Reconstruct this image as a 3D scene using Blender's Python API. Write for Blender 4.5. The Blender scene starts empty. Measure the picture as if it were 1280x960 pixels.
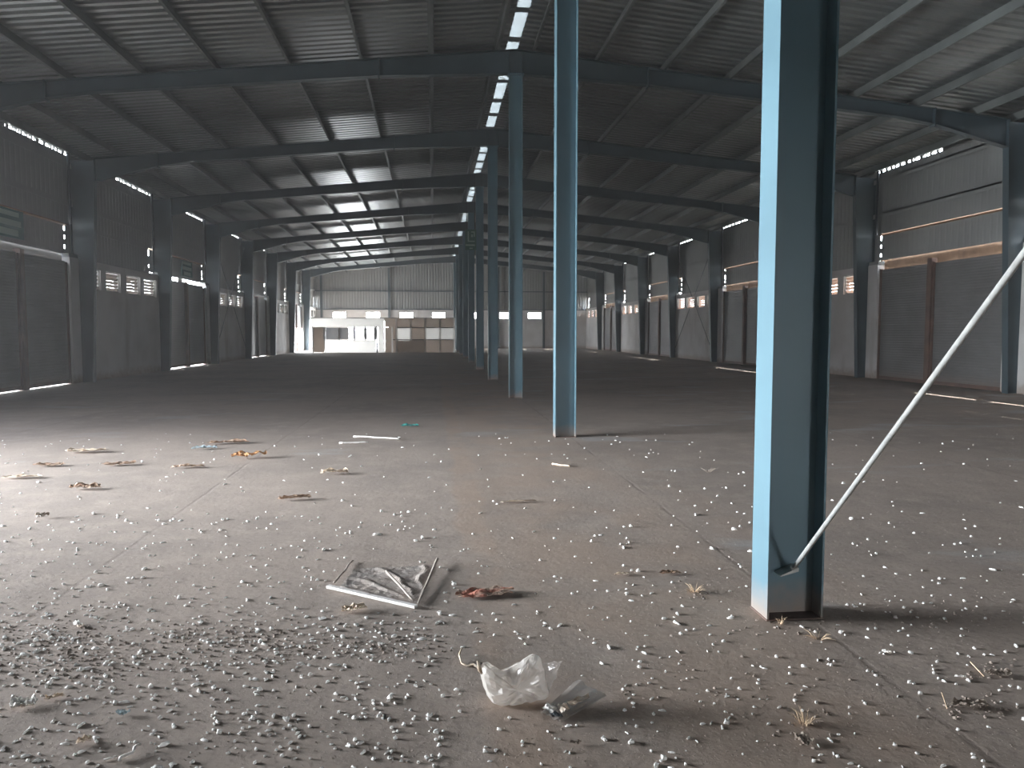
import bpy, math, random
from mathutils import Vector, Matrix, noise as mnoise
random.seed(7)
R=random.random
def U(a,b): return a+(b-a)*R()
scn=bpy.context.scene
C=scn.collection
# ---------------------------------------------------------------- camera maths (metres; camera at x=0,y=0)
CF=961.0; H=1.5
pb=math.atan(65/CF); pa=math.atan(99/CF*math.cos(pb))
Fw=Vector((math.sin(pa)*math.cos(pb),math.cos(pa)*math.cos(pb),-math.sin(pb)))
Rt=Vector((math.cos(pa),-math.sin(pa),0)); Up=Rt.cross(Fw)
cd=bpy.data.cameras.new('camera'); cam=bpy.data.objects.new('camera',cd); C.objects.link(cam)
cd.sensor_fit='HORIZONTAL'; cd.sensor_width=36; cd.lens=36*CF/1280; cd.clip_start=.05; cd.clip_end=500
cam.matrix_world=Matrix(((Rt.x,Up.x,-Fw.x,0),(Rt.y,Up.y,-Fw.y,0),(Rt.z,Up.z,-Fw.z,H),(0,0,0,1)))
scn.camera=cam
def fl(x,y,z=0.0):
    d=Fw+Rt*((x-640)/CF)+Up*((480-y)/CF); t=(z-H)/d.z
    return Vector((t*d.x,t*d.y,z))
# ---------------------------------------------------------------- materials
def mat(name,base=(.5,.5,.5),rough=.6,metal=0.0,noise=None,spec=.5,bump=None,trans=0.0,alpha=1.0,dust=None,streak=None):
    m=bpy.data.materials.new(name); m.use_nodes=True; nt=m.node_tree; N=nt.nodes; L=nt.links
    b=N['Principled BSDF']; b.inputs['Base Color'].default_value=(*base,1)
    b.inputs['Roughness'].default_value=rough; b.inputs['Metallic'].default_value=metal
    b.inputs['Specular IOR Level'].default_value=spec
    b.inputs['Transmission Weight'].default_value=trans; b.inputs['Alpha'].default_value=alpha
    tc=N.new('ShaderNodeTexCoord'); col=None
    if noise:                                    # (colour2, scale, lo, hi)
        n=N.new('ShaderNodeTexNoise'); n.inputs['Scale'].default_value=noise[1]; n.inputs['Detail'].default_value=5
        L.new(tc.outputs['Object'],n.inputs['Vector'])
        r=N.new('ShaderNodeMapRange'); r.inputs[1].default_value=noise[2]; r.inputs[2].default_value=noise[3]
        L.new(n.outputs['Fac'],r.inputs[0])
        mx=N.new('ShaderNodeMix'); mx.data_type='RGBA'; mx.inputs[6].default_value=(*base,1); mx.inputs[7].default_value=(*noise[0],1)
        L.new(r.outputs[0],mx.inputs[0]); col=mx.outputs[2]
    if streak:                                   # (colour, scale vec, lo, hi)
        mp=N.new('ShaderNodeMapping'); mp.inputs['Scale'].default_value=streak[1]; L.new(tc.outputs['Object'],mp.inputs[0])
        n=N.new('ShaderNodeTexNoise'); n.inputs['Scale'].default_value=1; n.inputs['Detail'].default_value=4; L.new(mp.outputs[0],n.inputs['Vector'])
        r=N.new('ShaderNodeMapRange'); r.inputs[1].default_value=streak[2]; r.inputs[2].default_value=streak[3]; L.new(n.outputs['Fac'],r.inputs[0])
        mx=N.new('ShaderNodeMix'); mx.data_type='RGBA'
        if col: L.new(col,mx.inputs[6])
        else: mx.inputs[6].default_value=(*base,1)
        mx.inputs[7].default_value=(*streak[0],1); L.new(r.outputs[0],mx.inputs[0]); col=mx.outputs[2]
    if dust:                                     # (colour, height, z0): dirt thrown up on the foot of the thing
        g=N.new('ShaderNodeSeparateXYZ'); L.new(tc.outputs['Object'],g.inputs[0])
        n=N.new('ShaderNodeTexNoise'); n.inputs['Scale'].default_value=9; L.new(tc.outputs['Object'],n.inputs['Vector'])
        ad=N.new('ShaderNodeMath'); ad.operation='MULTIPLY_ADD'; L.new(n.outputs['Fac'],ad.inputs[0]); ad.inputs[1].default_value=-dust[1]*1.2; L.new(g.outputs['Z'],ad.inputs[2])
        r=N.new('ShaderNodeMapRange'); r.inputs[1].default_value=-dust[1]*.6; r.inputs[2].default_value=dust[1]*.6; r.inputs[3].default_value=.85; r.inputs[4].default_value=0; L.new(ad.outputs[0],r.inputs[0])
        mx=N.new('ShaderNodeMix'); mx.data_type='RGBA'
        if col: L.new(col,mx.inputs[6])
        else: mx.inputs[6].default_value=(*base,1)
        mx.inputs[7].default_value=(*dust[0],1); L.new(r.outputs[0],mx.inputs[0]); col=mx.outputs[2]
    if col: L.new(col,b.inputs['Base Color'])
    if bump:
        n=N.new('ShaderNodeTexNoise'); n.inputs['Scale'].default_value=bump[0]; n.inputs['Detail'].default_value=6
        L.new(tc.outputs['Object'],n.inputs['Vector'])
        bp=N.new('ShaderNodeBump'); bp.inputs['Strength'].default_value=bump[1]; bp.inputs['Distance'].default_value=bump[2]
        L.new(n.outputs['Fac'],bp.inputs['Height']); L.new(bp.outputs[0],b.inputs['Normal'])
    return m
def glassy(name,col,transl=.6,gloss=.15,clear=.2):
    """thin film / frosted pane: diffuse + translucent + some see-through + gloss"""
    m=bpy.data.materials.new(name); m.use_nodes=True; nt=m.node_tree; N=nt.nodes; L=nt.links
    N.remove(N['Principled BSDF']); out=N['Material Output']
    d=N.new('ShaderNodeBsdfDiffuse'); d.inputs[0].default_value=(*col,1)
    t=N.new('ShaderNodeBsdfTranslucent'); t.inputs[0].default_value=(*col,1)
    c=N.new('ShaderNodeBsdfTransparent'); g=N.new('ShaderNodeBsdfGlossy'); g.inputs['Roughness'].default_value=.25
    a=N.new('ShaderNodeMixShader'); a.inputs[0].default_value=transl; L.new(d.outputs[0],a.inputs[1]); L.new(t.outputs[0],a.inputs[2])
    b=N.new('ShaderNodeMixShader'); b.inputs[0].default_value=clear; L.new(a.outputs[0],b.inputs[1]); L.new(c.outputs[0],b.inputs[2])
    e=N.new('ShaderNodeMixShader'); e.inputs[0].default_value=gloss; L.new(b.outputs[0],e.inputs[1]); L.new(g.outputs[0],e.inputs[2])
    L.new(e.outputs[0],out.inputs[0]); return m
DUST=(.33,.25,.20)
M={}
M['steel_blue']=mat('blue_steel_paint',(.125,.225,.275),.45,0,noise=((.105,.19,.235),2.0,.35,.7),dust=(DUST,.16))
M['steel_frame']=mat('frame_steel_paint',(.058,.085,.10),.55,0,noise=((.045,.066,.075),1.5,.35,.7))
M['purlin']=mat('purlin_steel',(.17,.185,.18),.6,.0,noise=((.11,.12,.12),1.2,.35,.7))
M['roof']=mat('galvanised_roof_sheet',(.23,.255,.25),.36,.55,noise=((.165,.17,.168),.35,.35,.7),bump=(.9,.25,.05))
M['clad']=mat('grey_wall_sheet',(.30,.31,.30),.6,.0,noise=((.23,.235,.23),.4,.35,.7))
M['brick']=mat('whitewashed_masonry',(.62,.61,.60),.85,0,noise=((.50,.485,.47),.9,.4,.75),streak=((.40,.37,.34),(1.2,1.2,.25),.58,.8),bump=(6,.3,.02),dust=(DUST,.25))
M['shutter']=mat('grey_shutter_steel',(.20,.20,.20),.5,.25,noise=((.15,.145,.145),.8,.35,.7),dust=((.22,.18,.16),.3))
M['brownsteel']=mat('red_oxide_steel',(.16,.10,.08),.7,.1,noise=((.10,.07,.06),3,.35,.7))
M['greytan']=mat('grey_gap_cover',(.22,.20,.18),.7)
M['ledge']=mat('rusty_ledge',(.30,.19,.12),.7,.1,noise=((.18,.11,.07),4,.35,.7))
M['rod']=mat('grey_painted_rod',(.62,.64,.62),.45,.3,noise=((.45,.46,.45),20,.4,.7))
M['louvre']=glassy('frosted_louvre_glass',(.17,.155,.14),.8,.04,0)  # left panes: dimmer daylight put into the glass colour
M['louvre_lit']=glassy('lit_louvre_glass',(.36,.28,.235),.8,.04,0)  # same glass coloured brighter, the hood's orange light put in
M['winframe']=mat('window_frame_grey',(.45,.45,.44),.6)
M['skystrip']=glassy('milky_roof_strip',(.28,.29,.285),.6,.05,.0)
M['pale_panel']=glassy('pale_partition_board',(.9,.89,.87),.75,.03,0)
M['beige']=glassy('beige_partition_board',(.76,.69,.63),.42,.03,0)
M['beige2']=glassy('brown_partition_board',(.58,.51,.45),.3,.03,0)
M['white_alu']=mat('white_aluminium',(.85,.85,.85),.4)
M['dark_alu']=mat('dark_door_edge',(.08,.08,.09),.5)
M['glass']=glassy('dusty_office_glass',(.40,.41,.42),.2,.10,.30)
M['white']=mat('crumb_white',(.88,.87,.84),.7,noise=((.7,.68,.64),40,.4,.7))
M['white']=glassy('crumb_white',(.98,.97,.95),.32,.03,0)
M['tan']=mat('dry_leaf_tan',(.55,.42,.30),.8,noise=((.75,.66,.55),18,.4,.65),bump=(60,.5,.01))
M['brown']=mat('dry_leaf_brown',(.28,.17,.11),.8,noise=((.5,.36,.26),22,.42,.65),bump=(60,.5,.01))
M['redbrown']=mat('faded_red_cloth',(.42,.16,.11),.85,noise=((.50,.36,.28),13,.42,.6),bump=(50,.6,.01))
M['orange']=mat('orange_bark',(.62,.33,.14),.7,noise=((.45,.22,.1),15,.4,.65))
M['greyfilm']=mat('dusty_plastic_film',(.38,.32,.28),.8,noise=((.42,.37,.34),9,.4,.65),bump=(18,.7,.02))
M['whitestick']=mat('white_batten',(.92,.88,.85),.6,noise=((.6,.55,.5),30,.5,.75))
M['greystick']=mat('weathered_stick',(.42,.36,.32),.8,noise=((.28,.23,.2),30,.4,.7))
M['teal']=mat('teal_plastic',(.06,.36,.33),.5)
M['bluebit']=mat('pale_blue_plastic',(.50,.60,.64),.6)
M['straw']=mat('straw',(.66,.50,.34),.8)
M['grit']=mat('dark_grit',(.23,.19,.165),.95,noise=((.38,.31,.26),30,.4,.7))
M['clod']=mat('earth_clod',(.30,.24,.20),.95,noise=((.4,.34,.28),25,.4,.7),bump=(40,.6,.01))
M['bagwhite']=glassy('milky_plastic_bag',(.92,.87,.82),.5,.16,.06)
M['clearfilm']=glassy('clear_dirty_film',(.66,.60,.55),.35,.20,.62)
M['paper']=mat('dirty_white_paper',(.85,.82,.78),.7,noise=((.72,.58,.46),10,.45,.65))
M['signboard']=mat('green_board',(.07,.16,.14),.6)
M['signpale']=mat('pale_green_marks',(.30,.42,.37),.6)
M['outside']=mat('outside_ground',(.42,.38,.33),.9)
M['bolt']=mat('dark_bolt',(.05,.06,.07),.5,.3)
# floor: dusty slab, worn cement patches, joints, dirt strip
def floor_mat():
    m=bpy.data.materials.new('dusty_concrete'); m.use_nodes=True; nt=m.node_tree; N=nt.nodes; L=nt.links
    b=N['Principled BSDF']; b.inputs['Roughness'].default_value=.82; b.inputs['Specular IOR Level'].default_value=.35
    tc=N.new('ShaderNodeTexCoord'); sep=N.new('ShaderNodeSeparateXYZ'); L.new(tc.outputs['Object'],sep.inputs[0])
    def noise(scale,det=5,rough=.55,vec=None,dist=0):
        n=N.new('ShaderNodeTexNoise'); n.inputs['Scale'].default_value=scale; n.inputs['Detail'].default_value=det; n.inputs['Roughness'].default_value=rough
        n.inputs['Distortion'].default_value=dist
        L.new(vec or tc.outputs['Object'],n.inputs['Vector']); return n.outputs['Fac']
    def rng(s,a,b_,c=0,d=1,smooth=True):
        r=N.new('ShaderNodeMapRange'); r.interpolation_type='SMOOTHSTEP' if smooth else 'LINEAR'
        for i,v in zip((1,2,3,4),(a,b_,c,d)): r.inputs[i].default_value=v
        L.new(s,r.inputs[0]); return r.outputs[0]
    def mth(op,a,b_):
        k=N.new('ShaderNodeMath'); k.operation=op
        for i,v in enumerate((a,b_)):
            if isinstance(v,(int,float)): k.inputs[i].default_value=v
            elif v is not None: L.new(v,k.inputs[i])
        return k.outputs[0]
    def mix(f,c1,c2):
        x=N.new('ShaderNodeMix'); x.data_type='RGBA'
        if isinstance(f,(int,float)): x.inputs[0].default_value=f
        else: L.new(f,x.inputs[0])
        for i,c in ((6,c1),(7,c2)):
            if isinstance(c,tuple): x.inputs[i].default_value=(*c,1)
            else: L.new(c,x.inputs[i])
        return x.outputs[2]
    def scaled(v):
        mp=N.new('ShaderNodeMapping'); mp.inputs['Scale'].default_value=v; L.new(tc.outputs['Object'],mp.inputs[0]); return mp.outputs[0]
    X=sep.outputs['X']
    wob=mth('MULTIPLY',mth('SUBTRACT',noise(1.3,4),.5),.35)
    Xw=mth('ADD',X,wob)
    c=mix(rng(noise(.45,6,.6),.38,.66),(.42,.345,.295),(.345,.288,.250))
    c=mix(rng(noise(3.0,6,.65),.45,.75),c,(.46,.38,.325))
    c=mix(mth('MULTIPLY',rng(noise(30,3),.5,.75),.5),c,(.20,.17,.15))
    # warm dust along the column row and the wheel track
    for x0,w,s in ((1.15,.95,.55),(.32,.16,.6),(2.3,.2,.2)):
        a=mth('ABSOLUTE',mth('SUBTRACT',Xw,x0),None)
        k=mth('MULTIPLY',rng(a,w*.45,w,1,0),mth('MULTIPLY',rng(noise(1.1,4),.32,.6),s))
        c=mix(k,c,(.44,.325,.25))
    # pale cement patches right of the joint and a few left
    vp=scaled((.42,1.1,1))
    k=mth('MULTIPLY',rng(noise(1.0,5,.6,vp,.4),.56,.66),rng(X,1.9,2.2))
    c=mix(mth('MULTIPLY',k,.7),c,(.46,.45,.45))
    k=mth('MULTIPLY',rng(noise(.7,5,.6,scaled((.5,1.0,1)),.4),.60,.70),.45)
    c=mix(k,c,(.46,.45,.445))
    # expansion joints every 4.06 m
    jm=mth('PINGPONG',mth('SUBTRACT',Xw2:=mth('ADD',X,mth('MULTIPLY',mth('SUBTRACT',noise(3,5),.5),.06)),1.95),2.03)
    jl=rng(jm,.004,.022,1,0)
    jy=rng(mth('PINGPONG',mth('ADD',sep.outputs['Y'],1.0),3.3),.004,.02,1,0)
    jn=mth('MULTIPLY',mth('MAXIMUM',jl,mth('MULTIPLY',jy,.35)),rng(noise(.9,3),.35,.55,.25,1))
    c=mix(mth('MULTIPLY',jn,.28),c,(.14,.115,.10))
    L.new(c,b.inputs['Base Color'])
    # relief
    h=mth('ADD',mth('MULTIPLY',noise(2.2,6,.6),.020),mth('MULTIPLY',noise(28,5,.7),.006))
    h=mth('ADD',h,mth('MULTIPLY',rng(noise(75,2,.6),.62,.78),.005))
    h=mth('SUBTRACT',h,mth('MULTIPLY',jn,.0018))
    bp=N.new('ShaderNodeBump'); bp.inputs['Strength'].default_value=.55; bp.inputs['Distance'].default_value=1
    L.new(h,bp.inputs['Height']); L.new(bp.outputs[0],b.inputs['Normal'])
    return m
M['floor']=floor_mat()
# ---------------------------------------------------------------- mesh helpers
class MB:
    def __init__(s): s.v=[]; s.f=[]
    def add(s,vs,fs):
        b=len(s.v); s.v+= [tuple(p) for p in vs]; s.f+=[tuple(b+i for i in f) for f in fs]; return s
    def box(s,x0,x1,y0,y1,z0,z1):
        return s.add([(x,y,z) for z in (z0,z1) for y in (y0,y1) for x in (x0,x1)],[(0,2,3,1),(4,5,7,6),(0,1,5,4),(2,6,7,3),(0,4,6,2),(1,3,7,5)])
    def hexa(s,p): # 8 points bottom 4 ccw, top 4 ccw
        return s.add(p,[(0,3,2,1),(4,5,6,7),(0,1,5,4),(1,2,6,5),(2,3,7,6),(3,0,4,7)])
    def tube(s,pts,r,n=8,caps=True):
        pts=[Vector(p) for p in pts]; rr=r if isinstance(r,(list,tuple)) else [r]*len(pts); base=len(s.v)
        d0=(pts[1]-pts[0]).normalized(); a=d0.orthogonal().normalized()
        for i,p in enumerate(pts):
            d=(pts[min(i+1,len(pts)-1)]-pts[max(i-1,0)]).normalized()
            a=(a-d*a.dot(d)).normalized(); b=d.cross(a)
            for k in range(n):
                t=2*math.pi*k/n; s.v.append(tuple(p+(a*math.cos(t)+b*math.sin(t))*rr[i]))
        for i in range(len(pts)-1):
            for k in range(n):
                k2=(k+1)%n; s.f.append((base+i*n+k,base+i*n+k2,base+(i+1)*n+k2,base+(i+1)*n+k))
        if caps:
            s.f.append(tuple(base+k for k in range(n))[::-1]); s.f.append(tuple(base+(len(pts)-1)*n+k for k in range(n)))
        return s
    def build(s,name,m,parent=None,loc=None,smooth=False,sub=0):
        me=bpy.data.meshes.new(name); o=loc or Vector((0,0,0))
        me.from_pydata([(x-o[0],y-o[1],z-o[2]) for x,y,z in s.v],[],s.f); me.update()
        if smooth:
            for p in me.polygons: p.use_smooth=True
        ob=bpy.data.objects.new(name,me); C.objects.link(ob); ob.location=o
        if m: me.materials.append(M[m] if isinstance(m,str) else m)
        if parent:
            ob.parent=parent; ob.matrix_parent_inverse.identity(); ob.location=Vector(o)-Vector(parent.location)
        return ob
def tag(o,label=None,cat=None,group=None,kind=None):
    if label: o['label']=label
    if cat: o['category']=cat
    if group: o['group']=group
    if kind: o['kind']=kind
    return o
def empty(name,loc=(0,0,0)):
    e=bpy.data.objects.new(name,None); C.objects.link(e); e.location=loc; e.empty_display_size=.1; return e
ORD=['','first','second','third','fourth','fifth','sixth','seventh','eighth','ninth','tenth','eleventh','twelfth','thirteenth','fourteenth']
# ---------------------------------------------------------------- dimensions
XC=1.87
F=[-2.85,3.85,10.83,17.4,24.05,30.7,37.4,44.1,50.7,57.4,64.0]; YE=70.7; YB=-9.5
LBX,RBX=-10.38,14.2            # inner face of masonry
LCX,RCX=-10.60,14.42           # cladding plane
SL=.1
def ztop(x): return 7.73-SL*abs(x-XC)     # rafter top
def zroof(x): return ztop(x)+.21           # underside of the sheet
# ---------------------------------------------------------------- floor and ground
g=12
mb=MB(); mb.box(-10.9,14.7,YB-.2,YE+.2,-.3,0); fo=mb.build('floor','floor'); tag(fo,'dusty brown concrete warehouse floor with worn pale patches and slab joints','floor',kind='structure')
mb=MB(); mb.box(-60,64,-60,130,-.8,-.35); tag(mb.build('ground','outside'),'pale open ground outside the warehouse walls','ground',kind='structure')
# ---------------------------------------------------------------- corrugated sheets
def profile(a0,a1,pitch=.25,h=.035):
    """trapezoid rib profile: list of (a, height)"""
    out=[]; a=a0
    while a<a1-1e-6:
        for da,hh in ((0,0),(.56,0),(.68,1),(.88,1),(1.0,0)):
            t=a+da*pitch
            if t>a1: break
            if out and abs(out[-1][0]-t)<1e-6: continue
            out.append((t,hh*h))
        a+=pitch
    if out[-1][0]<a1-1e-4: out.append((a1,0))
    return out
def roof_sheet(x0,x1,y0,y1,mb,t=.004):
    pr=profile(y0,y1,.25,.035); n=3; b=len(mb.v)
    for (y,h) in pr:
        for k in range(n+1):
            x=x0+(x1-x0)*k/n; mb.v.append((x,y,zroof(x)+h))
    for i in range(len(pr)-1):
        for k in range(n):
            q=b+i*(n+1)+k; mb.f.append((q,q+1,q+n+2,q+n+1))
    # upper skin
    b2=len(mb.v)
    for (y,h) in pr:
        for k in range(n+1):
            x=x0+(x1-x0)*k/n; mb.v.append((x,y,zroof(x)+h+t))
    for i in range(len(pr)-1):
        for k in range(n):
            q=b2+i*(n+1)+k; mb.f.append((q,q+n+1,q+n+2,q+1))
mb=MB(); roof_sheet(-10.64,XC-.17,YB-.5,YE+.5,mb); r1=mb.build('ceiling','roof'); tag(r1,'ribbed metal roof sheeting sloping down to the left wall','roof',kind='structure')
mb=MB(); roof_sheet(XC+.1,14.46,YB-.5,YE+.5,mb); r2=mb.build('ceiling','roof'); tag(r2,'ribbed metal roof sheeting sloping down to the right wall','roof',kind='structure')
# ridge: milky strips between short metal caps
zr=zroof(XC)+.05
mb=MB(); cap=MB(); y=YB; k=0
while y<YE:
    l=U(.9,1.5); gp=U(.2,.42)
    mb.box(XC-.2,XC+.12,y,y+l,zr,zr+.006); cap.box(XC-.3,XC+.25,y+l,y+l+gp,zr,zr+.006); y+=l+gp
rs=mb.build('ceiling_ridge_strip','skystrip'); tag(rs,'milky daylight strip running along the roof ridge','roof light',kind='structure'); cap.build('ridge_cap','roof',rs)
# flashing skirts so the ridge closes on both sides
mb=MB(); mb.box(XC-.42,XC-.2,YB,YE,zr-.02,zr+.04); mb.box(XC+.12,XC+.4,YB,YE,zr-.02,zr+.04); mb.build('ridge_flashing','roof',rs)
# purlins (Z sections) along the building
offs=[.42,1.87,3.40,4.93,6.46,7.99,9.50,11.0,12.02]
for s,side in ((-1,'left'),(1,'right')):
    for i,o in enumerate(offs):
        x=XC+s*o; zt=zroof(x)-.004; mb=MB()
        w=.06
        mb.box(x-.003,x+.003,YB,YE,zt-.20,zt)
        mb.box(x-(w if s<0 else 0),x+(0 if s<0 else w),YB,YE,zt-.004,zt)
        mb.box(x-(0 if s<0 else w),x+(w if s<0 else 0),YB,YE,zt-.204,zt-.20)
        mb.box(x-(0.003 if s<0 else w),x-(0 if s<0 else w-.004),YB,YE,zt-.2,zt-.18) if s>0 else mb.box(x+w-.004,x+w,YB,YE,zt-.2,zt-.18)
        ob=mb.build('roof_purlin','purlin')
        lab=('%s roof purlin counted from the ridge on the %s slope'%(ORD[i+1],side)) if i else 'roof purlin right beside the ridge strip on the %s slope'%side
        tag(ob,lab,'purlin','purlins under the roof sheets')
# ---------------------------------------------------------------- side walls
def corr_wall_x(mb,x,y0,y1,z0,z1,out,z0b=None):
    pr=profile(y0,y1,.25,.03); b=len(mb.v)
    for y,h in pr: h*=.22; mb.v.append((x+out*h,y,z0)); mb.v.append((x+out*h,y,z1))
    for i in range(len(pr)-1):
        q=b+2*i; mb.f.append((q,q+2,q+3,q+1))
def corr_wall_y(mb,yy,x0,x1,z0,z1,out,topslope=False):
    pr=profile(x0,x1,.25,.03); b=len(mb.v)
    for x,h in pr: mb.v.append((x,yy+out*h,z0)); mb.v.append((x,yy+out*h,zroof(x)+.03 if topslope else z1))
    for i in range(len(pr)-1):
        q=b+2*i; mb.f.append((q,q+2,q+3,q+1))
def wall_cells(mb,axis,p0,p1,a0,a1,z0,z1,holes):
    holes=[(h[0],h[1],max(h[2],z0),min(h[3],z1)) for h in holes]
    A=sorted({a0,a1,*[h[0] for h in holes],*[h[1] for h in holes]}); Z=sorted({z0,z1,*[h[2] for h in holes],*[h[3] for h in holes]})
    for i in range(len(A)-1):
        for j in range(len(Z)-1):
            ca=(A[i]+A[i+1])/2; cz=(Z[j]+Z[j+1])/2
            if any(h[0]<ca<h[1] and h[2]<cz<h[3] for h in holes): continue
            if axis=='x': mb.box(p0,p1,A[i],A[i+1],Z[j],Z[j+1])
            else: mb.box(A[i],A[i+1],p0,p1,Z[j],Z[j+1])
WO=[(.35,1.5),(1.9,3.05),(3.55,4.8),(5.15,6.4)]
FE=F+[YE]
nwin=[0]; ndoor=[0]
BT=3.66
def louvre_window(side,pos,a0,a1,z0,z1,label,axis='x',out=-1,nsl=5):
    nwin[0]+=1
    c=((pos,(a0+a1)/2,z0) if axis=='x' else ((a0+a1)/2,pos,z0))
    e=empty('window_%d'%nwin[0],c); tag(e,label,'window',kind='structure')
    fr=MB(); t=.035
    def bx(mbb,p0,p1,b0,b1,c0,c1):
        if axis=='x': mbb.box(min(p0,p1),max(p0,p1),b0,b1,c0,c1)
        else: mbb.box(b0,b1,min(p0,p1),max(p0,p1),c0,c1)
    p0=pos+out*.06; p1=pos+out*.12
    bx(fr,p0,p1,a0,a1,z0,z0+t); bx(fr,p0,p1,a0,a1,z1-t,z1); bx(fr,p0,p1,a0,a0+t,z0,z1); bx(fr,p0,p1,a1-t,a1,z0,z1)
    fr.build('window_frame','winframe',e)
    sl=MB(); hh=(z1-z0-2*t)/nsl
    for k in range(nsl):
        zb=z0+t+k*hh; q0=pos+out*.125; q1=pos+out*.065
        # slat leans: bottom edge outside, top edge inside, slightly overlapping
        A=[(q0,zb-.0),(q1,zb+hh*.88)]
        d=.005
        pts=[]
        for (q,zz) in A:
            for dd in (0,d):
                for a in (a0+t,a1-t):
                    pts.append((q+dd*out,a,zz) if axis=='x' else (a,q+dd*out,zz))
        sl.add(pts,[(0,1,5,4),(2,6,7,3),(0,4,6,2),(1,3,7,5),(0,2,3,1),(4,5,7,6)])
    sl.build('glass_louvre','louvre' if side=='left' else 'louvre_lit',e)
    return e
def shutter(side,X,out,y0,y1,zb,zt,label,box=True):
    ndoor[0]+=1
    e=empty('door_%d'%ndoor[0],(X,(y0+y1)/2,0)); tag(e,label,'roller shutter',kind='structure')
    cur=MB(); z=zb; pts=[]
    while z<zt-.001:
        for dz,h in ((0,0),(.02,.006),(.055,.006),(.075,0)):
            if z+dz<=zt: pts.append((z+dz,h))
        z+=.075
    b=0
    for z,h in pts: cur.v.append((X-out*h,y0,z)); cur.v.append((X-out*h,y1,z))
    for i in range(len(pts)-1): cur.f.append((2*i,2*i+1,2*i+3,2*i+2))
    b=len(cur.v)
    for z,h in pts: cur.v.append((X-out*h+out*.004,y0,z)); cur.v.append((X-out*h+out*.004,y1,z))
    for i in range(len(pts)-1): cur.f.append((b+2*i,b+2*i+2,b+2*i+3,b+2*i+1))
    cur.build('shutter_curtain','shutter',e)
    bb=MB(); bb.box(X-.03,X+.03,y0,y1,zb-.03,zb+.07); bb.build('bottom_bar','brownsteel',e)
    for yy in (y0,y1):
        gg=MB(); gg.box(X-.05,X+.05,yy-.035,yy+.035,0,3.5); gg.build('guide_rail','brownsteel',e)
    return e
def side_wall(side):
    L=side=='left'; BX=LBX if L else RBX; CX=LCX if L else RCX; out=-1 if L else 1
    root=empty('wall_%s'%side,(BX,30,0)); tag(root,'%s long wall, whitewashed masonry below and ribbed grey sheet above'%side,'wall',kind='structure')
    br=MB(); holes=[]; doors=[]
    bx0,bx1=sorted((BX,BX+out*.22))
    for i in range(len(F)):
        a,b=FE[i],FE[i+1]
        if i%2==1: holes.append((a+.55,b-.55,-1,BT+1)); doors.append((i,a+.55,b-.55))
        elif i>=0:
            for w0,w1 in WO:
                holes.append((a+w0,min(a+w1,b-.12),2.80,3.43))
    wall_cells(br,'x',bx0,bx1,YB,YE+.2,0,BT,[h for h in holes])
    br.build('masonry_base','brick',root)
    # cladding with leak holes where the rainwater pipes go out
    cl=MB(); lo=MB()
    zt=zroof(CX)-.056
    corr_wall_x(cl,CX,YB,YE,4.645,zt,out)
    ec=MB()
    for i in range(len(FE)):
        f0=FE[i]; 
        if i<3: ec.box(CX-.01,CX+.01,FE[i-1] if i else YB,f0,zt-.02,zt+.05); continue
        u0=.5 if i>3 else .45; g0=FE[i-1]; ec.box(CX-.01,CX+.01,g0,g0+(f0-g0)*u0,zt-.02,zt+.10); yy=g0+(f0-g0)*u0
        while yy<f0:
            l=U(.05,.45); ec.box(CX-.01,CX+.01,yy,yy+l*.4,zt-.02,zt+.09); yy+=l
    ec.build('eave_closer','clad',root)
    e0=YB
    for f in FE[0:]:
        h0,h1=f-.37,f-.30
        lowz=3.60
        dz=(3.75 if L else 3.80) if (FE.index(f)%2==0 and FE.index(f)>0) else 3.60
        if f==FE[-1]: dz=3.6
        corr_wall_x(cl,CX,e0,h0,dz,4.60,out)
        corr_wall_x(cl,CX,h0,h1,dz,3.92,out); cl.box(CX-.003,CX+.003,h0,h1,4.02,4.10+.1*(i_:=(FE.index(f)%3))); cl.box(CX-.003,CX+.003,h0,h1,4.30,4.52-.08*i_); e0=h1
    cl.build('ribbed_cladding','clad',root)
    # horizontal girts
    gi=MB()
    for z in (5.25,6.35):
        gx=sorted((CX-out*.0,CX-out*.12)); gi.box(gx[0],gx[1],YB,YE,z,z+.05); gi.box(gx[0] if L is False else gx[1]-.004,gx[0]+.004 if L is False else gx[1],YB,YE,z-.1,z+.05)
    gi.build('girt','clad',root)
    # sill flashing between sheet and masonry
    fs=MB(); gx=sorted((BX+out*.02,CX+out*.05)); 
    for i in range(len(F)):
        a,b=FE[i],FE[i+1]
        if i%2==0: fs.box(gx[0],gx[1],a,b-.42,BT,BT+.02)
    fs.box(gx[0],gx[1],YB,F[0],BT,BT+.02)
    fs.build('flashing','clad',root)
    # sheet joint gap and ledge over each door bay: 4.60..4.68 stays open
    ld=MB()
    for i,a,b in doors:
        A,B=F[i]+.2,FE[i+1]-.45
        lx=sorted((CX+out*.0,CX-out*(.16))); ld.box(lx[0],lx[1],A,B,4.575,4.60)
    ld.build('ledge','ledge',root)
    # close the 4.60-4.68 gap over window bays
    cg=MB()
    spans=[(YB,F[0]-.4)]+[(FE[i]-.30,FE[i+1]-.37) for i in range(len(F)) if i%2==0]
    for a,b in spans: cg.box(CX-.004,CX+.004,a,b,4.59,4.70)
    cg.build('sheet_lap','clad',root)
    # weather boards outside: over the door gap and over the windows
    so_=MB()
    x0,x1=sorted((CX+out*.03,CX+out*.75)); so_.hexa([(CX+out*.04,YB,4.76),(CX+out*.42,YB,4.68),(CX+out*.42,YE,4.68),(CX+out*.04,YE,4.76),(CX+out*.04,YB,4.79),(CX+out*.42,YB,4.71),(CX+out*.42,YE,4.71),(CX+out*.04,YE,4.79)])
    so_.build('weather_board','ledge',root)
    so_=MB()
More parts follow.
